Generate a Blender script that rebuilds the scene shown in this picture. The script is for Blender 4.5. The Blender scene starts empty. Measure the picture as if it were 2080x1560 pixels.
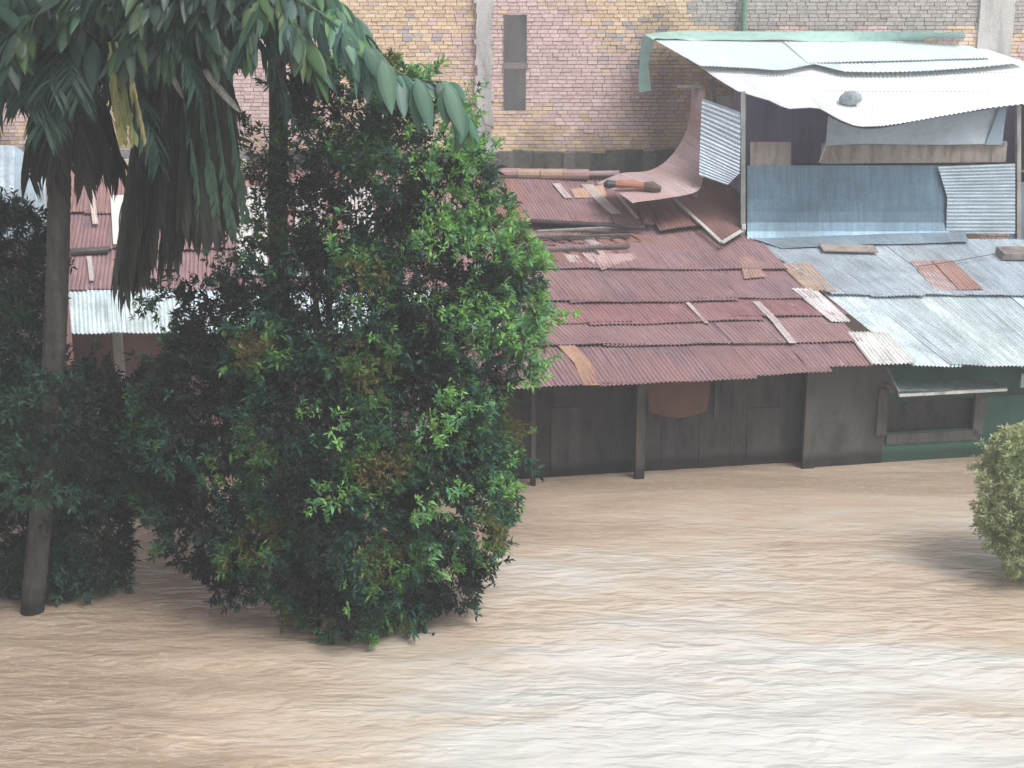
import bpy, math, random
import numpy as np
from mathutils import Vector
random.seed(7); rng = np.random.default_rng(7)
R = math.radians
scene = bpy.context.scene
C = scene.collection

# ------------------------------------------------------------------ camera
PITCH = R(15); FPX = 2857.0; CH = 9.0          # focal length in photo pixels, camera height over the water
cam_d = bpy.data.cameras.new('camera'); cam = bpy.data.objects.new('camera', cam_d); C.objects.link(cam)
cam.location = (0, 0, CH); cam.rotation_euler = (R(90) - PITCH, 0, 0)
cam_d.angle = 2*math.atan(1040/FPX); cam_d.clip_start = .1; cam_d.clip_end = 1500
scene.camera = cam
scene.render.resolution_x = 1024; scene.render.resolution_y = 768

# ------------------------------------------------------------------ world, sun, exposure
SUN_EL, SUN_AZ = R(55), R(135)                 # azimuth clockwise from +Y (north): from behind right
w = bpy.data.worlds.new('World'); scene.world = w; w.use_nodes = True
nt = w.node_tree; nt.nodes.clear()
sky = nt.nodes.new('ShaderNodeTexSky'); sky.sky_type = 'NISHITA'; sky.sun_disc = False
sky.sun_elevation = SUN_EL; sky.sun_rotation = SUN_AZ; sky.air_density = 1.0; sky.dust_density = 4.0
bw = nt.nodes.new('ShaderNodeRGBToBW'); mx = nt.nodes.new('ShaderNodeMix'); mx.data_type = 'RGBA'
mx.inputs[0].default_value = .80                # overcast: most of the blue is gone
bg = nt.nodes.new('ShaderNodeBackground'); bg.inputs[1].default_value = .15
ow = nt.nodes.new('ShaderNodeOutputWorld')
nt.links.new(sky.outputs[0], bw.inputs[0]); nt.links.new(sky.outputs[0], mx.inputs[6]); nt.links.new(bw.outputs[0], mx.inputs[7])
nt.links.new(mx.outputs[2], bg.inputs[0]); nt.links.new(bg.outputs[0], ow.inputs[0])
sun_d = bpy.data.lights.new('sun', 'SUN'); sun_d.energy = 1.7; sun_d.angle = R(25); sun_d.color = (1, .97, .92)
sun = bpy.data.objects.new('sun', sun_d); C.objects.link(sun)
sd = Vector((math.sin(SUN_AZ)*math.cos(SUN_EL), math.cos(SUN_AZ)*math.cos(SUN_EL), math.sin(SUN_EL)))
sun.rotation_euler = sd.to_track_quat('Z', 'Y').to_euler()
vs = scene.view_settings; vs.view_transform = 'Standard'; vs.look = 'None'; vs.gamma = 1; vs.use_curve_mapping = False
vs.exposure = 0.68

# ------------------------------------------------------------------ photo ray helpers: where a sight line meets a real surface
def ray(px, py):
    cx = (px-1040)/FPX; cy = -(py-780)/FPX
    return Vector((cx, math.cos(PITCH)+cy*math.sin(PITCH), -math.sin(PITCH)+cy*math.cos(PITCH)))
O = Vector((0, 0, CH))
def at(px, py, Y): d = ray(px, py); return O + d*(Y/d.y)
def onz(px, py, z): d = ray(px, py); return O + d*((z-CH)/d.z)
class Plane:                                   # z = z0 + s * ((p - p0) . up-slope direction)
    def __init__(s, x0, y0, z0, slope, rot):
        s.p = Vector((x0, y0, z0)); u = Vector((-math.sin(R(rot)), math.cos(R(rot)), 0))
        s.n = (Vector((0, 0, 1)) - u*slope).normalized()
    def at(s, px, py, off=0):
        d = ray(px, py); p0 = s.p + s.n*off
        return O + d*((p0-O).dot(s.n)/d.dot(s.n))
class VPlane:                                  # vertical plane through two points
    def __init__(s, a, b):
        s.p = Vector((a[0], a[1], 0)); t = Vector((b[0]-a[0], b[1]-a[1], 0)).normalized()
        s.n = Vector((t.y, -t.x, 0)); s.t = t
    def at(s, px, py, off=0):                  # off towards the camera
        d = ray(px, py); p0 = s.p + s.n*off
        return O + d*((p0-O).dot(s.n)/d.dot(s.n))
    def xz(s, x, z, off=0):
        k = (x - s.p.x)/s.t.x
        p = s.p + s.t*k + s.n*off; return Vector((p.x, p.y, z))

# ------------------------------------------------------------------ object helpers
def tag(o, label=None, cat=None, group=None, kind=None):
    if label: o['label'] = label
    if cat: o['category'] = cat
    if group: o['group'] = group
    if kind: o['kind'] = kind
    return o
def thing(name, loc, label, cat, group=None):
    o = bpy.data.objects.new(name, None); C.objects.link(o); o.location = loc; o.empty_display_size = .3
    return tag(o, label, cat, group)
class MB:
    def __init__(s): s.v = []; s.f = []; s.c = []; s.uv = []; s.smooth = []
    def quad(s, pts, col=(1, 1, 1), uvs=None, smooth=False):
        b = len(s.v); s.v += [tuple(p) for p in pts]; s.f.append(tuple(range(b, b+len(pts)))); s.c.append(col)
        s.uv += uvs if uvs else [(0, 0)]*len(pts); s.smooth.append(smooth)
    def box(s, c, size, col=(1, 1, 1), ax=None):
        X, Y, Z = ax if ax else (Vector((1, 0, 0)), Vector((0, 1, 0)), Vector((0, 0, 1)))
        c = Vector(c); hx, hy, hz = [q/2 for q in size]
        P = [c + X*(i*hx) + Y*(j*hy) + Z*(k*hz) for k in (-1, 1) for j in (-1, 1) for i in (-1, 1)]
        for q in ((0, 2, 3, 1), (4, 5, 7, 6), (0, 1, 5, 4), (2, 6, 7, 3), (0, 4, 6, 2), (1, 3, 7, 5)):
            pts = [P[i] for i in q]; l1 = (pts[1]-pts[0]).length; l2 = (pts[2]-pts[1]).length
            s.quad(pts, col, [(0, 0), (l1, 0), (l1, l2), (0, l2)])
    def beam(s, a, b, w, h, col=(1, 1, 1), up=Vector((0, 0, 1))):
        a, b = Vector(a), Vector(b); d = (b-a); L = d.length; d.normalize()
        x = d.cross(up)
        if x.length < .05: x = d.cross(Vector((0, 1, 0)))
        x.normalize(); z = x.cross(d).normalized()
        s.box((a+b)/2, (w, L, h), col, (x, d, z))
    def tube(s, pts, rad, n=8, col=(1, 1, 1), caps=True, bump=0):
        pts = [Vector(p) for p in pts]; rings = []; L = 0
        for i, p in enumerate(pts):
            t = (pts[min(i+1, len(pts)-1)] - pts[max(i-1, 0)]).normalized()
            x = t.cross(Vector((.3, 1, .1))).normalized(); y = t.cross(x)
            r = rad[i] if hasattr(rad, '__len__') else rad
            if i: L += (pts[i]-pts[i-1]).length
            rings.append([(p + (x*math.cos(a)+y*math.sin(a))*(r*(1+random.uniform(-bump, bump))), (a/6.283, L)) for a in [2*math.pi*k/n for k in range(n)]])
        for i in range(len(rings)-1):
            for k in range(n):
                q = [rings[i][k], rings[i][(k+1) % n], rings[i+1][(k+1) % n], rings[i+1][k]]
                s.quad([a[0] for a in q], col, [a[1] for a in q], True)
        if caps:
            s.quad([a[0] for a in rings[0]][::-1], col); s.quad([a[0] for a in rings[-1]], col)
    def sheet(s, top, bot, wl=.076, amp=.009, col=(1, 1, 1), nv=6, sag=0, wob=0, per=6, uvo=None):
        """sheet metal between two polylines; corrugations run from top to bottom"""
        def res(pl, t):
            k = t*(len(pl)-1); i = min(int(k), len(pl)-2); return pl[i].lerp(pl[i+1], k-i)
        top = [Vector(p) for p in top]; bot = [Vector(p) for p in bot]
        W = sum((top[i+1]-top[i]).length for i in range(len(top)-1))
        W = max(W, sum((bot[i+1]-bot[i]).length for i in range(len(bot)-1)))
        nu = max(2, int(W/wl*per)) if wl else max(8, int(W/.12)); ph = random.random()*6
        ou, ov = uvo if uvo else (random.uniform(0, 40), random.uniform(0, 40)); k1, k2 = random.random()*6, random.random()*6
        rows = []
        for i in range(nu+1):
            t = i/nu; a, b = res(top, t), res(bot, t)
            t2 = min(1, t+.01); t1 = max(0, t-.01)
            ac = res(top, t2)-res(top, t1) + res(bot, t2)-res(bot, t1)
            n = ac.cross(b-a).normalized()
            if n.z < 0 or (abs(n.z) < .15 and n.y > 0): n = -n
            col_ = []
            for j in range(nv+1):
                v = j/nv; p = a.lerp(b, v); L = (b-a).length
                h = -sag*4*v*(1-v)
                if wl: h += amp*math.sin(2*math.pi*W*t/wl+ph)
                h += wob*(math.sin(k1+W*t*2.1+v*2.4)+.6*math.sin(k2+W*t*5.3-v*3))*(.3+.7*v)
                col_.append((p+n*h, (ou+W*t, ov+L*v)))
            rows.append(col_)
        base = len(s.v)
        for c_ in rows:
            for p, uv in c_: s.v.append(tuple(p))
        m = nv+1
        for i in range(nu):
            for j in range(nv):
                idx = (i*m+j, i*m+j+1, (i+1)*m+j+1, (i+1)*m+j)
                s.f.append(tuple(base+q for q in idx)); s.c.append(col); s.smooth.append(True)
                s.uv += [rows[q//m][q % m][1] for q in idx]
    def build(s, name, mat, parent=None, bevel=0):
        me = bpy.data.meshes.new(name); me.from_pydata(s.v, [], s.f)
        uvl = me.uv_layers.new(name='UVMap'); uvl.data.foreach_set('uv', np.array(s.uv, dtype=np.float32).ravel())
        ca = me.color_attributes.new('col', 'FLOAT_COLOR', 'CORNER')
        arr = np.ones((len(s.uv), 4), dtype=np.float32)
        cnt = np.array([len(f) for f in s.f]); arr[:, :3] = np.repeat(np.array([c[:3] for c in s.c], dtype=np.float32), cnt, axis=0)
        ca.data.foreach_set('color', arr.ravel())
        me.polygons.foreach_set('use_smooth', s.smooth); me.materials.append(mat); me.update()
        o = bpy.data.objects.new(name, me); C.objects.link(o)
        if bevel:
            import bmesh
            bm = bmesh.new(); bm.from_mesh(me); bmesh.ops.remove_doubles(bm, verts=bm.verts, dist=1e-5); bm.to_mesh(me); bm.free()
            md = o.modifiers.new('bevel', 'BEVEL'); md.width = bevel; md.segments = 2
        if parent:
            o.parent = parent; o.matrix_parent_inverse = parent.matrix_basis.inverted()
            o.matrix_parent_inverse.translation = -Vector(parent.location)
        return o

# ------------------------------------------------------------------ materials
def newmat(name):
    m = bpy.data.materials.new(name); m.use_nodes = True; t = m.node_tree
    return m, t, t.nodes['Principled BSDF'], t.nodes['Material Output']
def noise(t, vec, scale, detail=6, rough=.6, dist=0):
    n = t.nodes.new('ShaderNodeTexNoise'); n.inputs['Scale'].default_value = scale; n.inputs['Detail'].default_value = detail
    n.inputs['Roughness'].default_value = rough; n.inputs['Distortion'].default_value = dist
    if vec is not None: t.links.new(vec, n.inputs['Vector'])
    return n
def mapping(t, out, sc, loc=(0, 0, 0), rot=(0, 0, 0)):
    m = t.nodes.new('ShaderNodeMapping'); m.inputs['Scale'].default_value = sc; m.inputs['Location'].default_value = loc; m.inputs['Rotation'].default_value = rot
    t.links.new(out, m.inputs['Vector']); return m.outputs[0]
def ramp(t, out, stops, interp='LINEAR'):
    r = t.nodes.new('ShaderNodeValToRGB'); r.color_ramp.interpolation = interp; e = r.color_ramp.elements
    while len(e) < len(stops): e.new(.5)
    for k, (p, c) in enumerate(stops):
        e[k].position = p; e[k].color = (c, c, c, 1) if not hasattr(c, '__len__') else (*c, 1)
    t.links.new(out, r.inputs[0]); return r.outputs[0]
def mix(t, fac, a, b, mode='MIX'):
    m = t.nodes.new('ShaderNodeMix'); m.data_type = 'RGBA'; m.blend_type = mode
    for i, v in ((0, fac), (6, a), (7, b)):
        if isinstance(v, (int, float)): m.inputs[i].default_value = v if i == 0 else (v, v, v, 1)
        elif isinstance(v, tuple): m.inputs[i].default_value = (*v, 1)
        else: t.links.new(v, m.inputs[i])
    return m.outputs[2]
def bump(t, h, strength, dist, bs):
    b = t.nodes.new('ShaderNodeBump'); b.inputs['Strength'].default_value = strength; b.inputs['Distance'].default_value = dist
    t.links.new(h, b.inputs['Height']); t.links.new(b.outputs[0], bs.inputs['Normal']); return b
def coord(t, which='Object'): return t.nodes.new('ShaderNodeTexCoord').outputs[which]
def attr(t):
    a = t.nodes.new('ShaderNodeAttribute'); a.attribute_name = 'col'; return a.outputs['Color']
def uvn(t): n = t.nodes.new('ShaderNodeUVMap'); n.uv_map = 'UVMap'; return n.outputs[0]

def sheet_metal(name, rust, rust_lo, rust_hi, metallic=.0, rough=.55, rcol=(.24, .10, .05), pale=(.55, .5, .48), pale_at=.72, spec=.3):
    """metal sheet: per-sheet colour from 'col', rust and pale streaks that run down the corrugations"""
    m, t, bs, o = newmat(name); uv = uvn(t); c = attr(t)
    big = noise(t, mapping(t, uv, (.9, .45, 1)), 1.3, 7, .65, .4).outputs[0]
    stk = noise(t, mapping(t, uv, (13, .9, 1)), 1.0, 5, .6).outputs[0]
    fine = noise(t, mapping(t, uv, (1, .6, 1)), 26, 4, .7).outputs[0]
    v1 = mix(t, 1.0, c, ramp(t, stk, [(.25, .62), (.5, .95), (.75, 1.25)]), 'MULTIPLY')
    v2 = mix(t, 1.0, v1, ramp(t, fine, [(.3, .72), (.7, 1.2)]), 'MULTIPLY')
    mm = t.nodes.new('ShaderNodeMath'); mm.operation = 'MULTIPLY_ADD'; mm.inputs[1].default_value = .35
    t.links.new(stk, mm.inputs[0]); t.links.new(big, mm.inputs[2])
    rf = ramp(t, mm.outputs[0], [(rust_lo, 0.0), (rust_hi, rust)])
    v2 = mix(t, 1.0, v2, ramp(t, noise(t, mapping(t, uv, (.8, 1.1, 1), (5, 9, 0)), 1.0, 6, .6, .6).outputs[0], [(.3, .80), (.5, 1.0), (.7, 1.16)]), 'MULTIPLY')
    v3 = mix(t, rf, v2, mix(t, fine, tuple(x*.7 for x in rcol), tuple(min(1, x*1.5) for x in rcol)))
    big2 = noise(t, mapping(t, uv, (2.3, .35, 1), (7, 3, 0)), 1.0, 8, .7, .2).outputs[0]
    v4 = mix(t, ramp(t, big2, [(pale_at, 0.0), (pale_at+.06, .75)]), v3, pale)
    t.links.new(v4, bs.inputs['Base Color'])
    bs.inputs['Metallic'].default_value = metallic; bs.inputs['Roughness'].default_value = rough
    bs.inputs['Specular IOR Level'].default_value = spec
    bump(t, fine, .25, .01, bs)
    return m
M = {}
M['rust'] = sheet_metal('rusty_red_sheet', .5, .55, .88, 0, .75, (.32, .17, .14), (.58, .48, .47), .655, .15)
M['zinc'] = sheet_metal('galvanised_sheet', .85, .88, .96, .15, .5, (.30, .17, .10), (.7, .72, .74), .70, .35)
M['flatzinc'] = sheet_metal('flat_galvanised_sheet', .5, .9, 1.0, .45, .42, (.25, .2, .17), (.45, .5, .55), .78, .5)
def plain(name, var=.25, rough=.8, scale=3, spec=.25, bmp=.3, stretch=(1, 1, .25), bscale=30):
    m, t, bs, o = newmat(name); oc = coord(t); c = attr(t)
    n1 = noise(t, mapping(t, oc, stretch), scale, 7, .65, .3).outputs[0]
    n2 = noise(t, oc, bscale, 3, .6).outputs[0]
    v = mix(t, 1.0, c, ramp(t, n1, [(.28, 1-var*1.6), (.5, 1.0), (.75, 1+var)]), 'MULTIPLY')
    v = mix(t, 1.0, v, ramp(t, n2, [(.3, 1-var*.6), (.7, 1+var*.4)]), 'MULTIPLY')
    sz = t.nodes.new('ShaderNodeSeparateXYZ'); t.links.new(oc, sz.inputs[0])          # soaked band just above the flood
    ds = t.nodes.new('ShaderNodeMath'); ds.operation = 'MULTIPLY_ADD'; ds.inputs[1].default_value = -.35; t.links.new(n1, ds.inputs[0]); t.links.new(sz.outputs[2], ds.inputs[2])
    v = mix(t, 1.0, v, ramp(t, ds.outputs[0], [(.0, .45), (.16, 1.0)]), 'MULTIPLY')
    t.links.new(v, bs.inputs['Base Color']); bs.inputs['Roughness'].default_value = rough; bs.inputs['Specular IOR Level'].default_value = spec
    bump(t, n2, bmp, .01, bs); return m
M['wood'] = plain('weathered_board', .35, .85, 5, .15)
M['plaster'] = plain('stained_plaster', .30, .9, 2.2, .1)
M['paint'] = plain('worn_paint', .22, .7, 2.0, .25)
M['cloth'] = plain('plastic_cloth', .12, .6, 3, .3, .1, (1, 1, 1), 12)
M['stone'] = plain('stone', .35, .9, 6, .2, .6, (1, 1, 1), 18)
M['bark'] = plain('bark', .4, .9, 7, .1, .8, (1, 1, .3), 25)

# brick: each brick is geometry; colour per brick, washes of grey plaster over it
def brick_mat():
    m, t, bs, o = newmat('brick'); oc = coord(t); c = attr(t)
    n = noise(t, oc, 22, 5, .7).outputs[0]
    v = mix(t, 1.0, c, ramp(t, n, [(.25, .68), (.75, 1.22)]), 'MULTIPLY')
    st = noise(t, mapping(t, oc, (1.2, 1, .35)), 1.1, 8, .68, .5).outputs[0]
    v = mix(t, ramp(t, st, [(.6, 0.0), (.8, .45)]), v, (.26, .25, .24))
    bl = noise(t, mapping(t, oc, (1, 1, .8), (3, 0, 5)), 2.6, 6, .7, .4).outputs[0]
    v = mix(t, ramp(t, bl, [(.62, 0.0), (.66, .5)]), v, (.55, .53, .52))
    t.links.new(v, bs.inputs['Base Color']); bs.inputs['Roughness'].default_value = .92; bs.inputs['Specular IOR Level'].default_value = .1
    bump(t, n, .5, .01, bs); return m
M['brick'] = brick_mat()
def leaf_mat(name, trans=.25, rough=.55, spec=.18):
    m, t, bs, o = newmat(name); c = attr(t)
    t.links.new(c, bs.inputs['Base Color']); bs.inputs['Roughness'].default_value = rough; bs.inputs['Specular IOR Level'].default_value = spec
    tr = t.nodes.new('ShaderNodeBsdfTranslucent'); t.links.new(mix(t, 1.0, c, (1.1, 1.25, .6), 'MULTIPLY'), tr.inputs[0])
    ms = t.nodes.new('ShaderNodeMixShader'); ms.inputs[0].default_value = trans
    t.links.new(bs.outputs[0], ms.inputs[1]); t.links.new(tr.outputs[0], ms.inputs[2]); t.links.new(ms.outputs[0], o.inputs[0])
    return m
M['leaf'] = leaf_mat('leaf'); M['bigleaf'] = leaf_mat('glossy_leaf', .18, .42, .28); M['deadleaf'] = leaf_mat('dead_leaf', .06, .85, .1)

def water_mat():
    m, t, bs, o = newmat('muddy_water'); oc = coord(t)
    n1 = noise(t, mapping(t, oc, (.13, .38, 1), rot=(0, 0, R(-5))), 1.0, 7, .66, .9).outputs[0]
    n2 = noise(t, mapping(t, oc, (.5, 2.0, 1), rot=(0, 0, R(4))), .9, 4, .55, .5).outputs[0]
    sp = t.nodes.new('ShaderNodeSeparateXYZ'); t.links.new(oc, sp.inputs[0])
    # silt patches by noise; sky glare front right, tree shade left painted into colour
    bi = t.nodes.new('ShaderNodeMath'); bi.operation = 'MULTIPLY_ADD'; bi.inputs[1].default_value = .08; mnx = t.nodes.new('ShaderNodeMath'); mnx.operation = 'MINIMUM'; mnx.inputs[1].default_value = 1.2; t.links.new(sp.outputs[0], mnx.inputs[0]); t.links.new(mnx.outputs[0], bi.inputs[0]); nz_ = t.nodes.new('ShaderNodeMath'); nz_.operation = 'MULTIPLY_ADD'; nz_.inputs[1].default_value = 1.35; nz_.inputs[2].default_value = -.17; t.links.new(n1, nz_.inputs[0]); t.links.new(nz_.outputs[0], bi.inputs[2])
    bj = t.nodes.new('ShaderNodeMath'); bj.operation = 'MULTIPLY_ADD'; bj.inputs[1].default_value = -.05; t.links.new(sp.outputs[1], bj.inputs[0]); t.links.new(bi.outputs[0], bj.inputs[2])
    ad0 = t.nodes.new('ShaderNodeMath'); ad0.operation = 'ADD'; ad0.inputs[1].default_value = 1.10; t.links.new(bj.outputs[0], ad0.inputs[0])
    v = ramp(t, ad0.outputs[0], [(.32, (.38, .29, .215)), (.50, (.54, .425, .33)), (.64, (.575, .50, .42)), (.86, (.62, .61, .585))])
    v = mix(t, 1.0, v, ramp(t, n2, [(.3, .97), (.7, 1.03)]), 'MULTIPLY')
    fo = noise(t, mapping(t, oc, (.8, 3.2, 1), (4, 2, 0), (0, 0, R(3))), 1.6, 8, .62, 1.6).outputs[0]     # thin drifting foam lines
    v = mix(t, ramp(t, fo, [(.485, 0.0), (.5, .55), (.515, 0.0)]), v, (.70, .66, .60))
    fo2 = noise(t, mapping(t, oc, (2.2, 7, 1), (1, 8, 0)), 2.0, 5, .7, .6).outputs[0]
    v = mix(t, ramp(t, fo2, [(.63, 0.0), (.70, .45)]), v, (.72, .70, .66))
    v = mix(t, ramp(t, fo2, [(.30, .30), (.36, 0.0)]), v, (.36, .29, .23))
    t.links.new(v, bs.inputs['Base Color']); bs.inputs['Roughness'].default_value = .07
    bs.inputs['IOR'].default_value = 2.0; bs.inputs['Specular IOR Level'].default_value = .7
    w1 = noise(t, mapping(t, oc, (1.1, 2.8, 1), rot=(0, 0, R(4))), 1.4, 1.5, .5, .4).outputs[0]
    w2 = noise(t, mapping(t, oc, (2.4, 7.0, 1), rot=(0, 0, R(-5))), 1.5, 1.8, .5, .5).outputs[0]
    ad = t.nodes.new('ShaderNodeMath'); ad.operation = 'MULTIPLY_ADD'; ad.inputs[1].default_value = .40
    t.links.new(w2, ad.inputs[0]); t.links.new(w1, ad.inputs[2])
    b_ = bump(t, ad.outputs[0], .5, .13, bs)
    mr = t.nodes.new('ShaderNodeMapRange'); t.links.new(sp.outputs[1], mr.inputs[0])     # the water lies slacker in the lee of the houses
    for i_, v_ in ((1, 21.0), (2, 25.0), (3, .72), (4, .16)): mr.inputs[i_].default_value = v_
    tb = ramp(t, noise(t, mapping(t, oc, (.35, .9, 1), (9, 1, 0), (0, 0, R(8))), 1.0, 3, .5, .8).outputs[0], [(.36, .40), (.62, 1.0)])      # boils and smoother slicks
    mu = t.nodes.new('ShaderNodeMath'); mu.operation = 'MULTIPLY'; t.links.new(mr.outputs[0], mu.inputs[0]); t.links.new(tb, mu.inputs[1])
    t.links.new(mu.outputs[0], b_.inputs['Strength']); return m
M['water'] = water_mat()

# ------------------------------------------------------------------ WATER
def axis(lo, hi, step, far):
    a = list(np.arange(lo, hi+1e-6, step)); s = step; l = a[0]; h = a[-1]; L = []; H = []
    while h < far: s *= 1.35; h += s; l -= s; L.append(l); H.append(h)
    return np.array(L[::-1]+a+H)
xs = axis(-13, 13, .09, 400); ys = axis(9, 29, .07, 400)
X, Y = np.meshgrid(xs, ys, indexing='ij')
Z = np.zeros_like(X)
for k in range(46):
    wl = rng.uniform(.35, 3.2); th = rng.normal(R(82), .42); kx, ky = math.cos(th)*2*math.pi/wl, math.sin(th)*2*math.pi/wl
    A = .0042*wl**.55*rng.uniform(.5, 1.3)
    ph = rng.uniform(0, 6.3) + 1.1*np.sin(X*rng.uniform(.2, .7)+Y*rng.uniform(.1, .5)+rng.uniform(0, 6)) + .7*np.sin(Y*rng.uniform(.5, 1.1)-X*.4)
    env = .5+.5*np.sin(X*rng.uniform(.1, .45)+Y*rng.uniform(.1, .6)+rng.uniform(0, 6))
    s_ = np.sin(kx*X+ky*Y+ph); Z += A*env*(s_ + .35*np.cos(2*(kx*X+ky*Y+ph)))
near = np.clip((29-Y)/5, 0, 1)*np.clip((13-np.abs(X))/3, 0, 1)*np.clip((Y-9)/2, 0, 1)
calm = np.clip((25.5-Y)/7, .10, 1)
Z *= near*calm*1.25
me = bpy.data.meshes.new('water'); nx, ny = X.shape
vv = np.stack([X, Y, Z], -1).reshape(-1, 3)
i, j = np.meshgrid(np.arange(nx-1), np.arange(ny-1), indexing='ij'); b = (i*ny+j).ravel()
ff = np.stack([b, b+ny, b+ny+1, b+1], -1)
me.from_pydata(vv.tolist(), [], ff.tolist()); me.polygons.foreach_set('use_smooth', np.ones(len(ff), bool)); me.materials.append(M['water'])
wo = bpy.data.objects.new('water', me); C.objects.link(wo); tag(wo, 'muddy brown flood water running past the houses', 'water', kind='structure')

# ------------------------------------------------------------------ BRICK BUILDING behind
WY = 36.0
bb = thing('brick_building', (2, WY, 0), 'tall bare brick wall building with a pale concrete column behind the tin roofs', 'building')
WTOP = 9.75
def bxz(px, py): p = at(px, py, WY); return p.x, p.z
mb = MB(); mb.box((0, WY+.30, WTOP/2-.5), (34, .4, WTOP+1), (.60, .50, .44)); mb.build('wall', M['plaster'], bb)
mb = MB(); ch = .094; bl = .25
def vn(x, z, s, seed):
    return (math.sin(x*s+seed)+math.sin(z*s*1.7+seed*2.1+math.sin(x*s*.6))+math.sin((x+z)*s*.8+seed*.7))/3
nrow = int((WTOP-3.2)/ch)
for r_ in range(nrow):
    z = 3.2+r_*ch
    x = -16.5 - (r_ % 2)*bl/2 + random.uniform(-.03, .03)
    while x < 16.5:
        L = bl*random.uniform(.86, 1.1)
        q = vn(x, z, .9, 1.3)+random.gauss(0, .25); g = vn(x, z, 1.3, 4.1)+random.gauss(0, .3)
        if q > .10: c = (.68, .52, .50)
        elif q > -.18: c = (.70, .53, .38)
        else: c = (.76, .59, .42)
        if g > .95: c = (.50, .46, .45)
        if x > 4.3 and z > 8.4 + .15*math.sin(x*3): c = (.45, .42, .40)   # lime washed top courses
        shd = max(0, 1-abs(x-3.6)/.8)*min(1, max(0, (9.3-z)/.6)); c = tuple(a*(1-.5*shd)+.10*.3*shd for a in c)   # shaded strip of wall, darkened in the brick colour
        dm = max(0, min(1, (5.9+.35*math.sin(x*1.3)+.25*math.sin(x*3.7)-z)/.9)); c = tuple(a*(1-.45*dm) for a in c)   # damp foot of the wall
        k = random.uniform(.86, 1.12); c = tuple(a*k for a in c)
        off = random.uniform(-.012, .012)
        mb.box((x+L/2, WY+.08+off, z+ch/2), (L-.011, .12, ch-.010+random.uniform(-.004, .003)), c)
        x += L
mb.build('brickwork', M['brick'], bb)
mb = MB()
def pxbox(m, x0, y0, x1, y1, Y, depth, col):
    a, b = at(x0, y0, Y), at(x1, y1, Y); m.box(((a.x+b.x)/2, Y+depth/2, (a.z+b.z)/2), (abs(b.x-a.x), depth, abs(a.z-b.z)), col)
# concrete column, rough edges
cx0 = at(968, 200, WY).x; cx1 = at(1000, 200, WY).x
for k in range(34):
    z0 = 5.6+k*.125; jl, jr = random.uniform(-.05, .03), random.uniform(-.03, .06)
    mb.box(((cx0+cx1)/2+(jl+jr)/2, WY-.03+random.uniform(0, .008), z0+.0625), (cx1-cx0+jr-jl, .16, .127), (.50, .49, .48))
mb.box(((cx0+cx1)/2+.08, WY-.05, 5.42), (.52, .2, .36), (.48, .47, .46))
mb.build('column', M['plaster'], bb)
mb = MB()
for x0, x1 in ((1998, 2034),):
    pxbox(mb, x0, -60, x1, 330, WY-.05, .1, (.50, .49, .47))
mb.build('column', M['plaster'], bb)
for nm_, q_ in (('vent_opening', (1024, 30, 1070, 128, WY-.012, .1, (.14, .14, .14))), ('vent_opening', (1024, 139, 1068, 222, WY-.012, .1, (.14, .14, .14))),
                ('vent_lintel', (1023, 127, 1072, 140, WY-.018, .1, (.24, .22, .21))),):
    mb = MB(); pxbox(mb, *q_); mb.build(nm_, M['plaster'], bb)
# weathered mossy ledge at the foot of the visible wall
mb = MB()
xa = -16.0
while xa < 16:
    L = random.uniform(.2, .5); zt = at(1000, 308, WY).z + random.uniform(-.07, .07); zb = at(1000, 352, WY).z
    mb.box((xa+L/2, WY-.10+random.uniform(-.03, .02), (zt+zb)/2), (L+.01, .28, zt-zb), random.choice([(.11, .11, .10), (.16, .15, .14), (.085, .085, .08)])); xa += L
mb.build('ledge', M['stone'], bb)
mb = MB(); mb.tube([at(1512, -80, WY-.12), at(1512, 20, WY-.12), at(1510, 62, WY-.12)], .07, 10, (.16, .28, .22)); mb.build('drain_pipe', M['paint'], bb)
mb = MB(); mb.tube([at(953, 195, WY-.1), at(975, 225, WY-.2), at(984, 252, WY-.25), at(1002, 258, WY-.2)], .012, 5, (.1, .1, .1)); mb.build('wire', M['paint'], bb)

# ------------------------------------------------------------------ roof plane shared by the front houses
RP = Plane(.4, 25.0, 2.25, .268, 14)
FAC = VPlane((-.5, 25.75), (10.5, 27.85))
def sheet_row(m, plane, tl, tr, br, bl_, n, off_t, off_b, cols, wl=.088, amp=.015, jit=5, wob=.011, jb=None, sag=0):
    """n sheets side by side between four photo corners lying on a roof plane"""
    for k in range(n):
        t0, t1 = k/n, (k+1)/n; j = random.uniform(-jit, jit) if jb is None else jb; jo = random.uniform(0, .012); ov = .35/n
        L = lambda a, b, t: (a[0]+(b[0]-a[0])*t, a[1]+(b[1]-a[1])*t)
        a, b, c, d = L(tl, tr, t0), L(tl, tr, t1+ov*(k < n-1)), L(bl_, br, t1+ov*(k < n-1)), L(bl_, br, t0)
        top = [plane.at(a[0], a[1], off_t+jo), plane.at(b[0], b[1], off_t+jo+.004)]
        bot = [plane.at(d[0], d[1]+j, off_b+jo), plane.at(c[0], c[1]+j*.6, off_b+jo+.006)]
        col = random.choice(cols); kk = random.uniform(.88, 1.1)
        m.sheet(top, bot, wl, amp, tuple(x*kk for x in col), 6, sag, wob)

RUST = [(.26, .172, .195), (.28, .185, .21), (.245, .16, .18), (.295, .20, .22), (.265, .178, .20), (.31, .175, .20)]
h1 = thing('house', FAC.xz(3, 0), 'dark low house with the long rusty red corrugated roof, beside the big leafy tree', 'house')
mb = MB()
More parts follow.
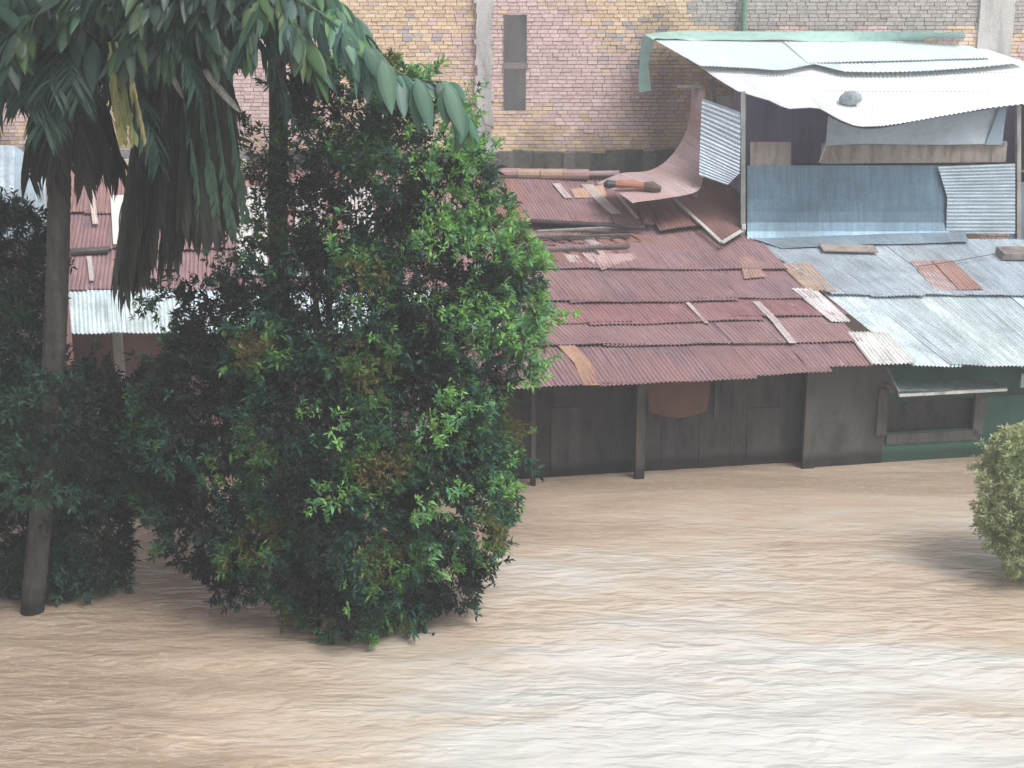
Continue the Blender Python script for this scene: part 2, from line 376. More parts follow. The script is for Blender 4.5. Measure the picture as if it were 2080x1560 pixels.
# (top-left, top-right, bottom-right, bottom-left, sheets, offset top, offset bottom)
sheet_row(mb, RP, (930, 696), (1625, 690), (1692, 757), (985, 792), 3, .0, 0.032, RUST, jit=4)
sheet_row(mb, RP, (1590, 686), (1728, 684), (1778, 740), (1640, 744), 1, .0, 0.042, RUST, jit=2)
sheet_row(mb, RP, (900, 640), (1690, 634), (1752, 692), (965, 704), 3, .02, 0.057, RUST, jit=5)
sheet_row(mb, RP, (880, 596), (1660, 590), (1725, 641), (935, 662), 3, .045, 0.087, RUST, jit=6)
sheet_row(mb, RP, (850, 530), (1568, 520), (1668, 606), (905, 614), 3, .07, 0.112, RUST, jit=4)
sheet_row(mb, RP, (820, 450), (1500, 440), (1602, 545), (880, 545), 2, .09, 0.137, RUST, jit=5)
mb.build('roof', M['rust'], h1)
mb = MB()
sheet_row(mb, RP, (930, 362), (1300, 366), (1330, 455), (1000, 450), 4, .26, .30, RUST+[(.31, .17, .15)], jit=3)
sheet_row(mb, RP, (1290, 372), (1400, 372), (1470, 452), (1340, 470), 2, .22, .24, [(.34, .20, .15), (.28, .16, .15)], jit=3)
mb.build('upper_roof', M['rust'], h1)
# pale strips and patches on the rusty roof
def strip(m, pl, pts, wpx, off, col):
    for (a, b) in zip(pts[:-1], pts[1:]):
        m.sheet([pl.at(a[0], a[1], off), pl.at(a[0]+wpx, a[1], off)], [pl.at(b[0], b[1], off), pl.at(b[0]+wpx, b[1], off)], .05, .005, col, 4, 0, .004)
for pts, wpx, off, col, nm in (
    ([(1528, 612), (1570, 655), (1604, 697)], 15, .10, (.62, .55, .54), 'pale strip'),
    ([(1392, 614), (1432, 656)], 9, .105, (.58, .48, .48), 'pale strip'),
    ([(1122, 372), (1145, 400), (1148, 402)], 16, .33, (.55, .46, .46), 'pale strip'),
    ([(1180, 374), (1215, 412), (1240, 434)], 24, .33, (.60, .52, .50), 'pale strip'),
    ([(1250, 396), (1290, 444)], 9, .33, (.60, .48, .50), 'pale strip'),
    ([(1132, 700), (1165, 735), (1185, 782)], 34, .05, (.38, .24, .17), 'orange strip')):
    m_ = MB(); strip(m_, RP, pts, wpx, off, col); m_.build('patch_strip', M['rust'] if nm[0] == 'o' else M['zinc'], h1)['label'] = ('orange rust stained strip at the eave' if nm[0] == 'o' else 'pale unrusted strip lying down the roof')
m_ = MB(); m_.sheet([RP.at(1158, 384, .32), RP.at(1225, 376, .32)], [RP.at(1168, 402, .32), RP.at(1235, 400, .32)], .076, .008, (.55, .38, .28), 4)
m_.build('patch_sheet', M['rust'], h1)['label'] = 'tan patch between the pale strips'
m_ = MB(); m_.sheet([RP.at(1500, 522, .15), RP.at(1530, 520, .15)], [RP.at(1512, 566, .15), RP.at(1556, 562, .15)], .076, .008, (.37, .25, .21), 4)
m_.build('patch_sheet', M['rust'], h1)['label'] = 'tan brown patch near the right edge'
# crumpled broken sheets in the dark gap
mb = MB()
for k in range(9):
    x0 = 1085+k*24+random.uniform(-8, 8); y0 = 478+random.uniform(-5, 6)
    mb.sheet([RP.at(x0, y0, .20), RP.at(x0+26, y0+3, .17)], [RP.at(x0+26, y0+17, .13), RP.at(x0+50, y0+17, .16)], .076, .012, random.choice([(.5, .42, .42), (.30, .17, .15), (.22, .13, .13)]), 4, 0, .01)
for k in range(8):
    x0 = 1095+k*22+random.uniform(-8, 8); y0 = 512+random.uniform(-5, 4)
    mb.sheet([RP.at(x0, y0, .19), RP.at(x0+28, y0+2, .17)], [RP.at(x0+22, y0+24, .14), RP.at(x0+50, y0+20, .14)], .076, .014, random.choice([(.55, .47, .45), (.36, .20, .15), (.26, .15, .15)]), 4, 0, .012)
mb.sheet([RP.at(1205, 518, .20), RP.at(1285, 514, .19)], [RP.at(1222, 550, .14), RP.at(1296, 526, .15)], .076, .012, (.48, .36, .36), 4, 0, .012)
mb.build('broken_sheet', M['rust'], h1)['label'] = 'torn and crumpled pieces of roof sheet in the gap'
# ridge cap (half-round metal pieces)
mb = MB(); pz = [(985, 352), (1050, 350), (1110, 352), (1150, 352)]
for k in range(5):
    xa, xb = 960+k*46, 1012+k*46
    mb.tube([at(xa, 352+k*.6, 34.6-.04*k), at(xb, 352+k*.6, 34.6-.04*k)], .13+.004*(k % 2), 12, random.choice([(.46, .32, .24), (.42, .28, .24), (.38, .25, .25)]))
mb.build('ridge_cap', M['rust'], h1)
mb = MB(); mb.tube([at(1185, 353, 34.5), at(1258, 352, 34.5)], .07, 10, (.40, .30, .32)); mb.build('ridge_pipe', M['rust'], h1)
# facade
mb = MB()
def fbox(m, x0, y0, x1, y1, off, depth, col, zmin=None):
    a, b = FAC.at(x0, y0, off), FAC.at(x1, y1, off)
    zt, zb = max(a.z, b.z), min(a.z, b.z)
    if zmin is not None: zb = zmin
    c = (Vector((a.x, a.y, 0))+Vector((b.x, b.y, 0)))/2 - FAC.n*(depth/2); c.z = (zt+zb)/2
    m.box(c, ((Vector((b.x-a.x, b.y-a.y, 0))).length, depth, zt-zb), col, (FAC.t, -FAC.n, Vector((0, 0, 1))))
x = 900
while x < 1640:                                   # vertical boards
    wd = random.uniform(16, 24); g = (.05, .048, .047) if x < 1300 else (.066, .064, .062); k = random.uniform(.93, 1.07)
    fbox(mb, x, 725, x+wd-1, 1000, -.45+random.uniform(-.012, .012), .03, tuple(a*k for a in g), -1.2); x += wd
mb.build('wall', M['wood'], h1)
for x0, x1 in ((1296, 1308), (1642, 1652), (1080, 1088)):
    mb = MB(); fbox(mb, x0, 735, x1, 1000, 0, .1, (.085, .08, .076), -1.2); mb.build('post', M['wood'], h1)
mb = MB(); fbox(mb, 1454, 745, 1460, 852, -.25, .05, (.07, .07, .07)); mb.build('post', M['wood'], h1)
mb = MB(); mb.beam(RP.at(1000, 776, -.07), RP.at(1680, 742, -.07), .06, .09, (.14, .12, .10)); mb.build('eave_beam', M['wood'], h1)
for k in range(2):
    mb = MB(); x0 = (1120, 1520)[k]; fbox(mb, x0, 830, x0+60, 930, -.42, .04, (.07, .065, .065), .15); mb.build('shutter', M['wood'], h1)

# ------------------------------------------------------------------ ZINC HOUSE on the right, two storeys
ZI = [(.60, .71, .75), (.66, .77, .79), (.63, .73, .77), (.70, .79, .81)]
ZD = [(.46, .53, .60), (.50, .57, .63), (.43, .50, .57)]
h2 = thing('house', FAC.xz(8.5, 0), 'two storey shack with pale zinc lower roof and shining white top roof', 'house')
mb = MB()
sheet_row(mb, RP, (1672, 594), (2260, 590), (2440, 752), (1856, 741), 8, .04, .06, ZI, jit=1.5)
sheet_row(mb, RP, (1520, 486), (2130, 486), (2262, 602), (1688, 598), 7, .09, .115, ZD+ZI[:1], jit=3)  # upper row: shade near the wall is put into its darker zinc tones
mb.build('lower_roof', M['zinc'], h2)
mb = MB(); sheet_row(mb, RP, (1722, 674), (1802, 674), (1862, 739), (1772, 739), 1, .075, .085, [(.80, .79, .77)], .085, .018, jb=0)
sheet_row(mb, RP, (1606, 586), (1656, 586), (1730, 652), (1690, 652), 1, .12, .10, [(.74, .70, .70)], .09, .016, jb=0)
mb.build('verge_sheet', M['zinc'], h2)['label'] = 'white strongly ribbed sheet along the left verge'
for q, c, lb in ((((1584, 534), (1648, 536), (1700, 592), (1640, 590)), (.44, .35, .28), 'tan rusty patch at the left corner'),
                 (((1848, 530), (1935, 528), (1998, 588), (1900, 590)), (.46, .30, .28), 'pinkish rust eaten patch in the middle of the roof')):
    m_ = MB(); sheet_row(m_, RP, *q, 2, .13, .13, [c, tuple(min(1, a*1.12) for a in c)], jit=1); m_.build('patch_sheet', M['rust'], h2)['label'] = lb
# big blue-grey flat wall of the upper floor
UW = VPlane((4.8, 32.2), (12.5, 33.6))
mb = MB()
xs_ = [1518, 1660, 1790, 1925]
for a, b in zip(xs_[:-1], xs_[1:]):
    T = [UW.at(a, 336, 0), UW.at(b+4, 336, .01)]; Mm = [UW.at(a, 440, .06), UW.at(b+4, 440, .07)]; B = [RP.at(a+2, 488, .14), RP.at(b+6, 486, .15)]
    k = random.uniform(.95, 1.05); cc = tuple(x*k for x in (.125, .20, .265))
    prof = [(336, 0), (375, .01), (405, .03), (430, .06), (452, .11), (470, .19), (486, .31)]
    for (y0_, o0_), (y1_, o1_) in zip(prof[:-1], prof[1:]):
        mb.sheet([UW.at(a, y0_, o0_), UW.at(b+4, y0_, o0_+.006)], [UW.at(a, y1_, o1_), UW.at(b+4, y1_, o1_+.006)], None, 0, cc, 3, uvo=(a*.03, y0_*.0155))
mb.build('sheet_wall', M['flatzinc'], h2)
mb = MB(); sheet_row(mb, RP, (1526, 484), (1960, 470), (1968, 492), (1590, 503), 3, .17, .15, [(.30, .37, .43)], None, 0, jit=1); mb.build('flashing', M['flatzinc'], h2)
mb = MB(); mb.sheet([UW.at(1905, 338, .10), UW.at(1924, 400, .12), UW.at(1922, 474, .2)], [UW.at(2062, 332, .10), UW.at(2062, 400, .12), UW.at(2062, 474, .2)], .085, .008, (.32, .40, .46), 8)
mb.build('ribbed_wall_sheet', M['zinc'], h2)
mb = MB(); mb.sheet([UW.at(2050, 370, .02), UW.at(2160, 370, .02)], [UW.at(2050, 500, .02), UW.at(2160, 500, .02)], None, 0, (.16, .22, .28), 4); mb.build('side_sheet', M['flatzinc'], h2)
# room: floor, side walls, back wall
def uxz(px, py, off=0): return UW.at(px, py, off)
zt, zb = UW.at(1800, 200).z, UW.at(1800, 345).z
mb = MB()
a, b = UW.at(1512, 345, -.1), UW.at(2120, 345, -.1)
back = Vector((0, 1, 0))*2.0
mb.quad([a+back+Vector((0, 0, -.6)), b+back+Vector((0, 0, -.6)), b+back+Vector((0, 0, 2.2)), a+back+Vector((0, 0, 2.2))], (.36, .32, .48))
mb.quad([a+Vector((0, 0, -.6)), a+back+Vector((0, 0, -.6)), a+back+Vector((0, 0, 2.0)), a+Vector((0, 0, 1.5))], (.36, .32, .48))
mb.quad([b+Vector((0, 0, -.6)), b+back+Vector((0, 0, -.6)), b+back+Vector((0, 0, 2.0)), b+Vector((0, 0, 1.3))], (.36, .32, .48))
mb.quad([a+Vector((0, 0, -.05)), b+Vector((0, 0, -.05)), b+back+Vector((0, 0, -.05)), a+back+Vector((0, 0, -.05))], (.2, .18, .16))
mb.build('room_wall', M['paint'], h2)
mb = MB(); mb.sheet([uxz(1524, 288, -.05), uxz(1607, 288, -.05)], [uxz(1524, 344, -.02), uxz(1607, 344, -.02)], None, 0, (.24, .21, .19), 3, 0, .004); mb.build('board_panel', M['wood'], h2)
mb = MB(); mb.beam(uxz(1668, 312, -.03), uxz(2044, 309, -.03), .03, .46, (.27, .24, .21)); mb.beam(uxz(1672, 292, .02), uxz(2044, 289, .02), .05, .05, (.20, .22, .20)); mb.build('parapet', M['wood'], h2)
mb = MB(); mb.beam(uxz(1690, 262, -.02), uxz(1664, 330, -.02), .03, .04, (.4, .36, .33)); mb.build('brace', M['wood'], h2)
# top roof
WP = Plane(7.4, 31.0, 6.48, .39, 14)
WT = [(.68, .76, .79), (.78, .80, .81), (.70, .77, .78)]
mb = MB()
def poly(pl, pts, off): return [pl.at(x, y, off) for x, y in pts]
top = [(1322, 76), (1480, 80), (1640, 82), (1800, 83), (1957, 84)]
mid = [(1424, 134), (1520, 138), (1590, 143), (1652, 130), (1720, 146), (1850, 146), (1960, 139), (2085, 126)]
top2 = [(1405, 122), (1480, 124), (1600, 126), (1700, 128), (1850, 130), (1960, 124), (2060, 118)]
frt = [(1500, 186), (1560, 203), (1600, 221), (1660, 218), (1700, 240), (1740, 257), (1800, 256), (1900, 238), (2000, 220), (2120, 207), (2230, 196)]
def rspl(p, n):
    out = []
    for k in range(n):
        t = k/(n-1)*(len(p)-1); i_ = min(int(t), len(p)-2); f_ = t-i_; out.append((p[i_][0]*(1-f_)+p[i_+1][0]*f_, p[i_][1]*(1-f_)+p[i_+1][1]*f_))
    return out
mb.sheet(poly(WP, rspl(top, 24), .0), poly(WP, rspl(mid, 24), .12), .095, .013, WT[0], 8, 0, .004)
mb.sheet(poly(WP, rspl(top2, 30), -.02), poly(WP, rspl(frt, 30), .0), .095, .014, WT[1], 10, .03, .004)
# narrow extra sheets lapped over the joint lines
mb.sheet(poly(WP, [(1590, 84), (1960, 86)], .03), poly(WP, [(1640, 128), (2010, 118)], .135), .095, .015, WT[2], 6, 0, .003)
tr_ = mb.build('top_roof', M['zinc'], h2)
mw, t, bs, o = newmat('new_zinc'); cc = attr(t); nn = noise(t, mapping(t, uvn(t), (2, .5, 1)), 2, 6, .6).outputs[0]
t.links.new(mix(t, 1.0, cc, ramp(t, nn, [(.3, .92), (.7, 1.04)]), 'MULTIPLY'), bs.inputs['Base Color']); bs.inputs['Roughness'].default_value = .45; bs.inputs['Metallic'].default_value = .1
M['newzinc'] = mw; tr_.data.materials[0] = mw
# underside rafters and posts
for x0, y0, x1, y1 in ((1395, 118, 1640, 118), (1470, 160, 2090, 150), (1540, 188, 2110, 190)):
    mb = MB(); mb.beam(WP.at(x0, y0, -.09), WP.at(x1, y1, -.09), .05, .09, (.17, .14, .12)); mb.build('purlin', M['wood'], h2)
for xx, yt, yb, c, ww in ((1509, 186, 486, (.24, .27, .26), .10), (2068, 214, 490, (.33, .31, .29), .10), (1412, 168, 330, (.30, .27, .25), .12)):
    mb = MB(); p = UW.at(xx, yt, .05); q = UW.at(xx, yb, .05)
    if xx == 1412: p, q = at(1415, 165, 33.6), at(1412, 400, 33.6)
    mb.beam(q, p, ww, ww, c); mb.build('post', M['wood'], h2)
mb = MB(); mb.beam(at(1375, 176, 33.5), at(1470, 176, 33.3), .05, .07, (.2, .19, .18)); mb.beam(at(1445, 160, 33.3), at(1450, 215, 33.2), .12, .08, (.18, .15, .14)); mb.build('bracket', M['wood'], h2)
mb = MB(); mb.sheet([at(1455, 195, 33.0), at(1490, 195, 32.9)], [at(1455, 250, 33.0), at(1490, 250, 32.9)], None, 0, (.25, .22, .21), 3); mb.build('board_panel', M['wood'], h2)
mb = MB(); mb.sheet([at(1426, 200, 32.5), at(1422, 290, 32.3), at(1420, 356, 32.1)], [at(1504, 228, 32.2), at(1504, 300, 32.1), at(1502, 352, 32), at(1478, 376, 32)], .085, .009, (.42, .50, .57), 6)
mb.build('ribbed_wall_sheet', M['zinc'], h2)
# ground floor front under the zinc roof
mb = MB(); fbox(mb, 1650, 735, 1748, 1000, -.06, .06, (.085, .083, .082), -1.2); fbox(mb, 1748, 735, 1786, 1000, -.08, .06, (.075, .074, .072), -1.2)
mb.build('wall', M['plaster'], h2)
mb = MB(); fbox(mb, 1786, 728, 2260, 792, -.09, .08, (.035, .085, .07)); fbox(mb, 1786, 882, 2260, 1000, -.09, .08, (.055, .13, .09), -1.2)
fbox(mb, 1990, 792, 2260, 882, -.09, .08, (.045, .11, .09)); mb.build('wall', M['paint'], h2)['label'] = 'green painted wall around the window'
wn = MB(); fbox(wn, 1786, 790, 1800, 884, -.03, .08, (.09, .085, .08)); fbox(wn, 1984, 790, 1996, 884, -.03, .08, (.10, .095, .09)); fbox(wn, 1801, 884, 1985, 892, -.03, .10, (.09, .085, .08)); fbox(wn, 1801, 782, 1985, 790, -.03, .1, (.16, .15, .14))
wf = wn.build('window', M['wood'], h2)
mb = MB(); fbox(mb, 1800, 790, 1986, 884, -.35, .03, (.07, .065, .065)); pn = mb.build('pane', M['wood'], h2); pn.parent = wf; pn.matrix_parent_inverse.identity(); pn.matrix_parent_inverse.translation = (0, 0, 0)
p0, p1 = FAC.at(1826, 797, .55), FAC.at(2044, 797, .55); q0, q1 = FAC.at(1800, 772, 0), FAC.at(2020, 772, 0)
mb = MB(); mb.box((p0+p1)/2 + Vector((0, .0, 0)), ((p1-p0).length, .07, .05), (.50, .48, .46), (FAC.t, -FAC.n, Vector((0, 0, 1))))
aw = mb.build('window_awning', M['wood'], h2)
mb = MB(); mb.quad([p0+Vector((0, 0, .02)), p1+Vector((0, 0, .02)), q1, q0], (.14, .19, .18)); mb.quad([q0-Vector((0, 0, .02)), q1-Vector((0, 0, .02)), p1, p0], (.14, .19, .18)); an = mb.build('awning_board', M['wood'], h2)
mb = MB(); mb.beam(FAC.at(1800, 745, .02), p0, .03, .04, (.2, .2, .19)); mb.build('awning_prop', M['wood'], h2)
fb_ = MB(); fbox(fb_, 2076, 760, 2120, 785, .3, .04, (.35, .42, .40)); fb_.build('sign_board', M['paint'], h2)

# ------------------------------------------------------------------ loose things on and around the roofs
def single(name, m, mat, label, cat, bevel=0, group=None):
    o = m.build(name, mat, None, bevel)
    return tag(o, label, cat, group)
# bent sheet curling from the upper floor down on to the roof
mb = MB()
Lft = [at(1405, 168, 33.9), at(1402, 230, 33.8), at(1388, 280, 33.7), at(1355, 325, 33.6), at(1318, 346, 33.5), at(1262, 352, 33.3), at(1212, 372, 32.8)]
Rgt = [at(1432, 180, 33.4), at(1432, 250, 33.2), at(1430, 310, 33.0), at(1428, 360, 32.6), at(1412, 392, 32.0), at(1345, 404, 31.6), at(1285, 412, 31.3)]
def smooth(p, n=40):
    out = []
    for k in range(n):
        t = k/(n-1)*(len(p)-1); i_ = min(int(t), len(p)-2); f_ = t-i_
        P0 = p[max(i_-1, 0)]; P1 = p[i_]; P2 = p[i_+1]; P3 = p[min(i_+2, len(p)-1)]
        out.append(.5*((2*P1)+(P2-P0)*f_+(2*P0-5*P1+4*P2-P3)*f_*f_+(3*P1-P0-3*P2+P3)*f_**3))
    return out
mb.sheet(smooth(Lft), smooth(Rgt), None, 0, (.44, .34, .35), 10, -.06, .014)
single('metal_sheet', mb, M['rust'], 'long bent pink brown sheet curling down from the upper floor onto the rusty roof', 'metal sheet')
# raised rusty sheet with a pale edge
mb = MB()
T = [RP.at(1372, 402, .30), RP.at(1420, 372, .34), RP.at(1508, 362, .34)]; B = [RP.at(1468, 492, .24), RP.at(1490, 484, .26), RP.at(1512, 462, .26)]
rs = thing('metal_sheet', RP.at(1440, 430, .2), 'tilted rusty sheet with pale folded edges beside the blue grey wall', 'metal sheet')
mb.sheet(T, B, .076, .008, (.29, .175, .17), 8); mb.build('sheet', M['rust'], rs)
mb = MB()
for a, b in (((1370, 404), (1466, 493)), ((1466, 493), (1511, 466)), ((1511, 466), (1510, 362))):
    mb.beam(RP.at(a[0], a[1], .36), RP.at(b[0], b[1], .31), .09, .03, (.60, .60, .57), RP.n)
mb.build('edge_trim', M['zinc'], rs)
mb = MB(); mb.beam(RP.at(1292, 388, .42), RP.at(1312, 452, .34), .13, .08, (.20, .11, .11), RP.n)
single('plank', mb, M['rust'], 'short dark red batten lying up the rusty roof under the orange bundle', 'plank', .006)
# orange bundle with dark ends
ob = thing('bundle', RP.at(1288, 378, .5), 'orange rolled bundle with dark ends lying where the bent sheet meets the roof', 'bundle')
mb = MB(); mb.tube([at(1250, 374, 31.9), at(1262, 374, 31.9), at(1285, 375, 31.9), at(1308, 378, 31.9)], [.08, .10, .09, .08], 12, (.34, .15, .10), True, .16); mb.build('roll', M['cloth'], ob)
mb = MB(); mb.tube([at(1226, 376, 31.9), at(1234, 374, 31.9), at(1250, 374, 31.9)], [.05, .12, .08], 9, (.05, .06, .055), True, .25); mb.build('roll_end', M['cloth'], ob)
mb = MB(); mb.tube([at(1308, 378, 31.9), at(1325, 380, 31.9), at(1343, 383, 31.9)], [.10, .12, .06], 9, (.10, .08, .06), True, .25); mb.build('roll_end', M['cloth'], ob)
# planks in the gap
for k, (a, b, wd, col, lb) in enumerate((((1078, 448), (1310, 462), .13, (.07, .055, .055), 'long black board lying across the gap in the rusty roof'),
        ((1090, 470), (1285, 460), .07, (.24, .24, .22), 'thin grey pole lying across the gap of the rusty roof'),
        ((1092, 482), (1282, 477), .08, (.10, .10, .09), 'dark plank lying below the grey pole in the roof gap'),
        ((1112, 508), (1278, 500), .09, (.12, .11, .10), 'lowest dark plank above the torn sheets on the rusty roof'))):
    mb = MB(); mb.beam(RP.at(*a, .34-.04*k), RP.at(*b, .33-.04*k), wd, .05, col, RP.n); single('plank', mb, M['wood'], lb, 'plank', .006, 'planks in the roof gap')
mb = MB(); mb.beam(RP.at(1668, 503, .20), RP.at(1780, 506, .20), .34, .04, (.33, .28, .25), RP.n); single('board', mb, M['wood'], 'brown grey board lying on the zinc roof below the blue grey wall', 'board', .006)
mb = MB(); mb.beam(RP.at(2030, 514, .24), RP.at(2130, 514, .24), .42, .16, (.25, .22, .21), RP.n); single('crate', mb, M['wood'], 'brown wooden box standing on the zinc roof at the right edge', 'box', .01)
mb = MB(); pts = [RP.at(x_, y_, .22) for x_, y_ in ((1862, 541), (1900, 536), (1935, 531), (1975, 524), (2030, 514))]; mb.tube(pts, .011, 5, (.12, .12, .12)); single('cable', mb, M['paint'], 'thin dark cable running over the zinc roof to the wooden box', 'cable')
# stone on the white roof
bmv = MB(); c0 = WP.at(1727, 200, .10)
rings = []
for a_ in range(7):
    th = math.pi*a_/6; rings.append([(c0 + Vector((math.sin(th)*math.cos(p)*.26*(1+.12*math.sin(3*p+a_)), math.sin(th)*math.sin(p)*.2*(1+.1*math.cos(2*p)), math.cos(th)*.17*(1+.1*math.sin(p*2)))) ) for p in [2*math.pi*k/12 for k in range(12)]])
for a_ in range(6):
    for k in range(12): bmv.quad([rings[a_][k], rings[a_+1][k], rings[a_+1][(k+1) % 12], rings[a_][(k+1) % 12]], (.26, .30, .32), None, True)
single('stone', bmv, M['stone'], 'grey stone weighing down the shining white top roof', 'stone')
# green tarp along the back edge and hanging at the left corner
def cloth(m, T, B, col, wob=.02, nv=8): m.sheet(smooth(T, 30), smooth(B, 30), None, 0, col, nv, 0, wob)
gt = thing('tarpaulin', WP.at(1500, 74, 0), 'faded green tarpaulin folded along the back edge of the shining white roof', 'tarpaulin')
mb = MB(); cloth(mb, [at(1308, 68, 35.6), at(1400, 63, 35.7), at(1600, 64, 35.7), at(1800, 64, 35.7), at(1958, 66, 35.7)], [WP.at(1326, 80, .05), WP.at(1400, 80, .05), WP.at(1600, 83, .05), WP.at(1800, 84, .05), WP.at(1964, 84, .05)], (.33, .50, .46), .02)
mb.build('edge_fold', M['cloth'], gt)
mb = MB(); cloth(mb, [at(1306, 72, 35.3), at(1300, 120, 35.25), at(1297, 160, 35.2), at(1298, 188, 35.2)], [WP.at(1330, 80, .04), at(1318, 120, 35.1), at(1320, 160, 35.0), at(1323, 184, 35.0)], (.33, .52, .47), .02)
mb.build('hanging_flap', M['cloth'], gt)
mb = MB(); cloth(mb, [uxz(1682, 236, .0), uxz(1760, 262, .05), uxz(1900, 240, .0), uxz(2034, 218, .0)], [uxz(1676, 296, .08), uxz(1760, 292, .12), uxz(1900, 294, .09), uxz(2012, 292, .1)], (.36, .42, .46), .03)
single('tarpaulin', mb, M['cloth'], 'grey blue tarpaulin hanging under the white roof in the upper opening', 'tarpaulin')
mb = MB(); cloth(mb, [uxz(2030, 218, .12), uxz(2045, 218, .12)], [uxz(2002, 294, .14), uxz(2036, 294, .14)], (.20, .27, .33), .01)
single('tarpaulin', mb, M['cloth'], 'narrow dark blue cloth tied at the right post below the white roof', 'tarpaulin')
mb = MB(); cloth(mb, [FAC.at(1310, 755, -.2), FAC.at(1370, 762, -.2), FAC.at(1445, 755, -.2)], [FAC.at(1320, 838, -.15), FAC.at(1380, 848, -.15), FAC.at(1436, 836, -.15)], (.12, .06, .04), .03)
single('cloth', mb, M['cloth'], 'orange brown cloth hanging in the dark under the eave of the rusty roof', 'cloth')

# ------------------------------------------------------------------ LEFT HOUSE behind the trees
LP = Plane(-8, 26.0, 3.0, .268, 0)
h3 = thing('house', (-7.5, 27, 0), 'pink rusty roofed house seen between the trunks behind the trees on the left', 'house')
mb = MB()
sheet_row(mb, LP, (-260, 420), (950, 420), (980, 505), (-300, 505), 13, .05, .08, RUST+[(.30, .19, .19)], jit=4)
sheet_row(mb, LP, (-260, 345), (950, 345), (960, 430), (-280, 430), 11, .09, .12, [(.30, .19, .19), (.27, .17, .17)], jit=4)
sheet_row(mb, LP, (-300, 495), (980, 495), (1010, 588), (-340, 588), 14, .02, .05, RUST+[(.30, .20, .20)], jit=4)
mb.build('roof', M['rust'], h3)
mb = MB(); sheet_row(mb, LP, (118, 570), (1000, 570), (1020, 676), (122, 676), 9, .0, .03, ZI, jit=1.5)
sheet_row(mb, LP, (-360, 570), (118, 570), (122, 676), (-380, 676), 4, .0, .02, ZD, jit=1.5)
mb.build('lower_roof', M['zinc'], h3)
for x0 in (480, 600, 700):
    m_ = MB(); sheet_row(m_, LP, (x0, 380), (x0+60, 380), (x0+64, 560), (x0, 560), 1, .14, .13, [(.62, .62, .6)], jit=1); m_.build('patch_sheet', M['zinc'], h3)['label'] = 'pale sheet glimpsed through the foliage'
m_ = MB(); m_.sheet([LP.at(224, 396, .16), LP.at(278, 396, .16)], [LP.at(230, 496, .14), LP.at(276, 496, .14)], None, 0, (.72, .72, .69), 4); m_.build('patch_sheet', M['newzinc'], h3)['label'] = 'flat white sheet laid on the pink roof'
m_ = MB(); strip(m_, LP, [(172, 358), (182, 410), (188, 455)], 12, .16, (.66, .56, .52)); m_.build('patch_strip', M['zinc'], h3)['label'] = 'pale strip on the pink roof'
m_ = MB(); strip(m_, LP, [(176, 520), (182, 570)], 10, .12, (.55, .50, .50)); m_.build('patch_strip', M['zinc'], h3)['label'] = 'pale strip on the pink roof'
mb = MB(); mb.beam(LP.at(145, 510, .14), LP.at(222, 506, .14), .2, .05, (.10, .09, .09), LP.n); mb.build('dark_batten', M['wood'], h3)
mb = MB(); mb.beam(at(-200, 338, 34.6), at(500, 338, 34.6), .2, .34, (.56, .54, .42)); mb.build('ridge_board', M['paint'], h3)
mb = MB(); mb.beam(at(-200, 312, 35.2), at(500, 312, 35.2), .3, .22, (.25, .24, .24)); mb.build('ridge_ledge', M['stone'], h3)
mb = MB(); LW = 26.8
a, b = at(-420, 678, LW), at(950, 678, LW)
mb.box(((a.x+b.x)/2, LW+.05, 0.9), (b.x-a.x, .1, 4.0), (.36, .23, .22)); mb.build('wall', M['plaster'], h3)
for x0 in (238, 560, 850, -150):
    mb = MB(); p = at(x0, 690, LW-.1); mb.box((p.x, LW-.06, 1.0), (.17, .12, 4.2), (.62, .64, .60)); mb.build('post', M['paint'], h3)
for x0 in (330, 660):
    mb = MB(); p = at(x0, 780, LW-.03); mb.box((p.x, LW-.02, p.z), (.8, .06, .9), (.05, .05, .05)); mb.build('window', M['wood'], h3)
# light blue gable of a further shack at the left edge
h4 = thing('shack', at(40, 600, 24.6)*1, 'light blue corrugated shack at the far left behind the leafy bush', 'shack')
h4.location.z = 0
mb = MB(); Yb = 24.9
mb.sheet([at(-330, 280, Yb+.3), at(30, 296, Yb+.3), at(62, 318, Yb+.3), at(92, 335, Yb+.3)], [at(-330, 392, Yb), at(30, 392, Yb), at(62, 396, Yb), at(92, 402, Yb)], .076, .008, (.50, .60, .68), 6)
mb.sheet([at(-330, 384, Yb-.03), at(94, 392, Yb-.03)], [at(-330, 500, Yb-.1), at(94, 484, Yb-.1)], .076, .008, (.50, .60, .68), 6)
mb.build('front_sheet', M['zinc'], h4)
mb = MB(); mb.sheet([at(-330, 480, Yb), at(94, 470, Yb)], [Vector((at(-330, 480, Yb).x, Yb, -1)), Vector((at(94, 480, Yb).x, Yb, -1))], None, 0, (.25, .22, .21), 6); mb.build('wall', M['plaster'], h4)
mb = MB(); p = at(92, 340, Yb+.3); q = at(92, 340, Yb+1.4); mb.sheet([p, Vector((p.x, Yb+1.0, p.z))], [Vector((p.x, Yb, -1)), Vector((p.x, Yb+1.0, -1))], None, 0, (.3, .18, .19), 4); mb.build('side_sheet', M['rust'], h4)

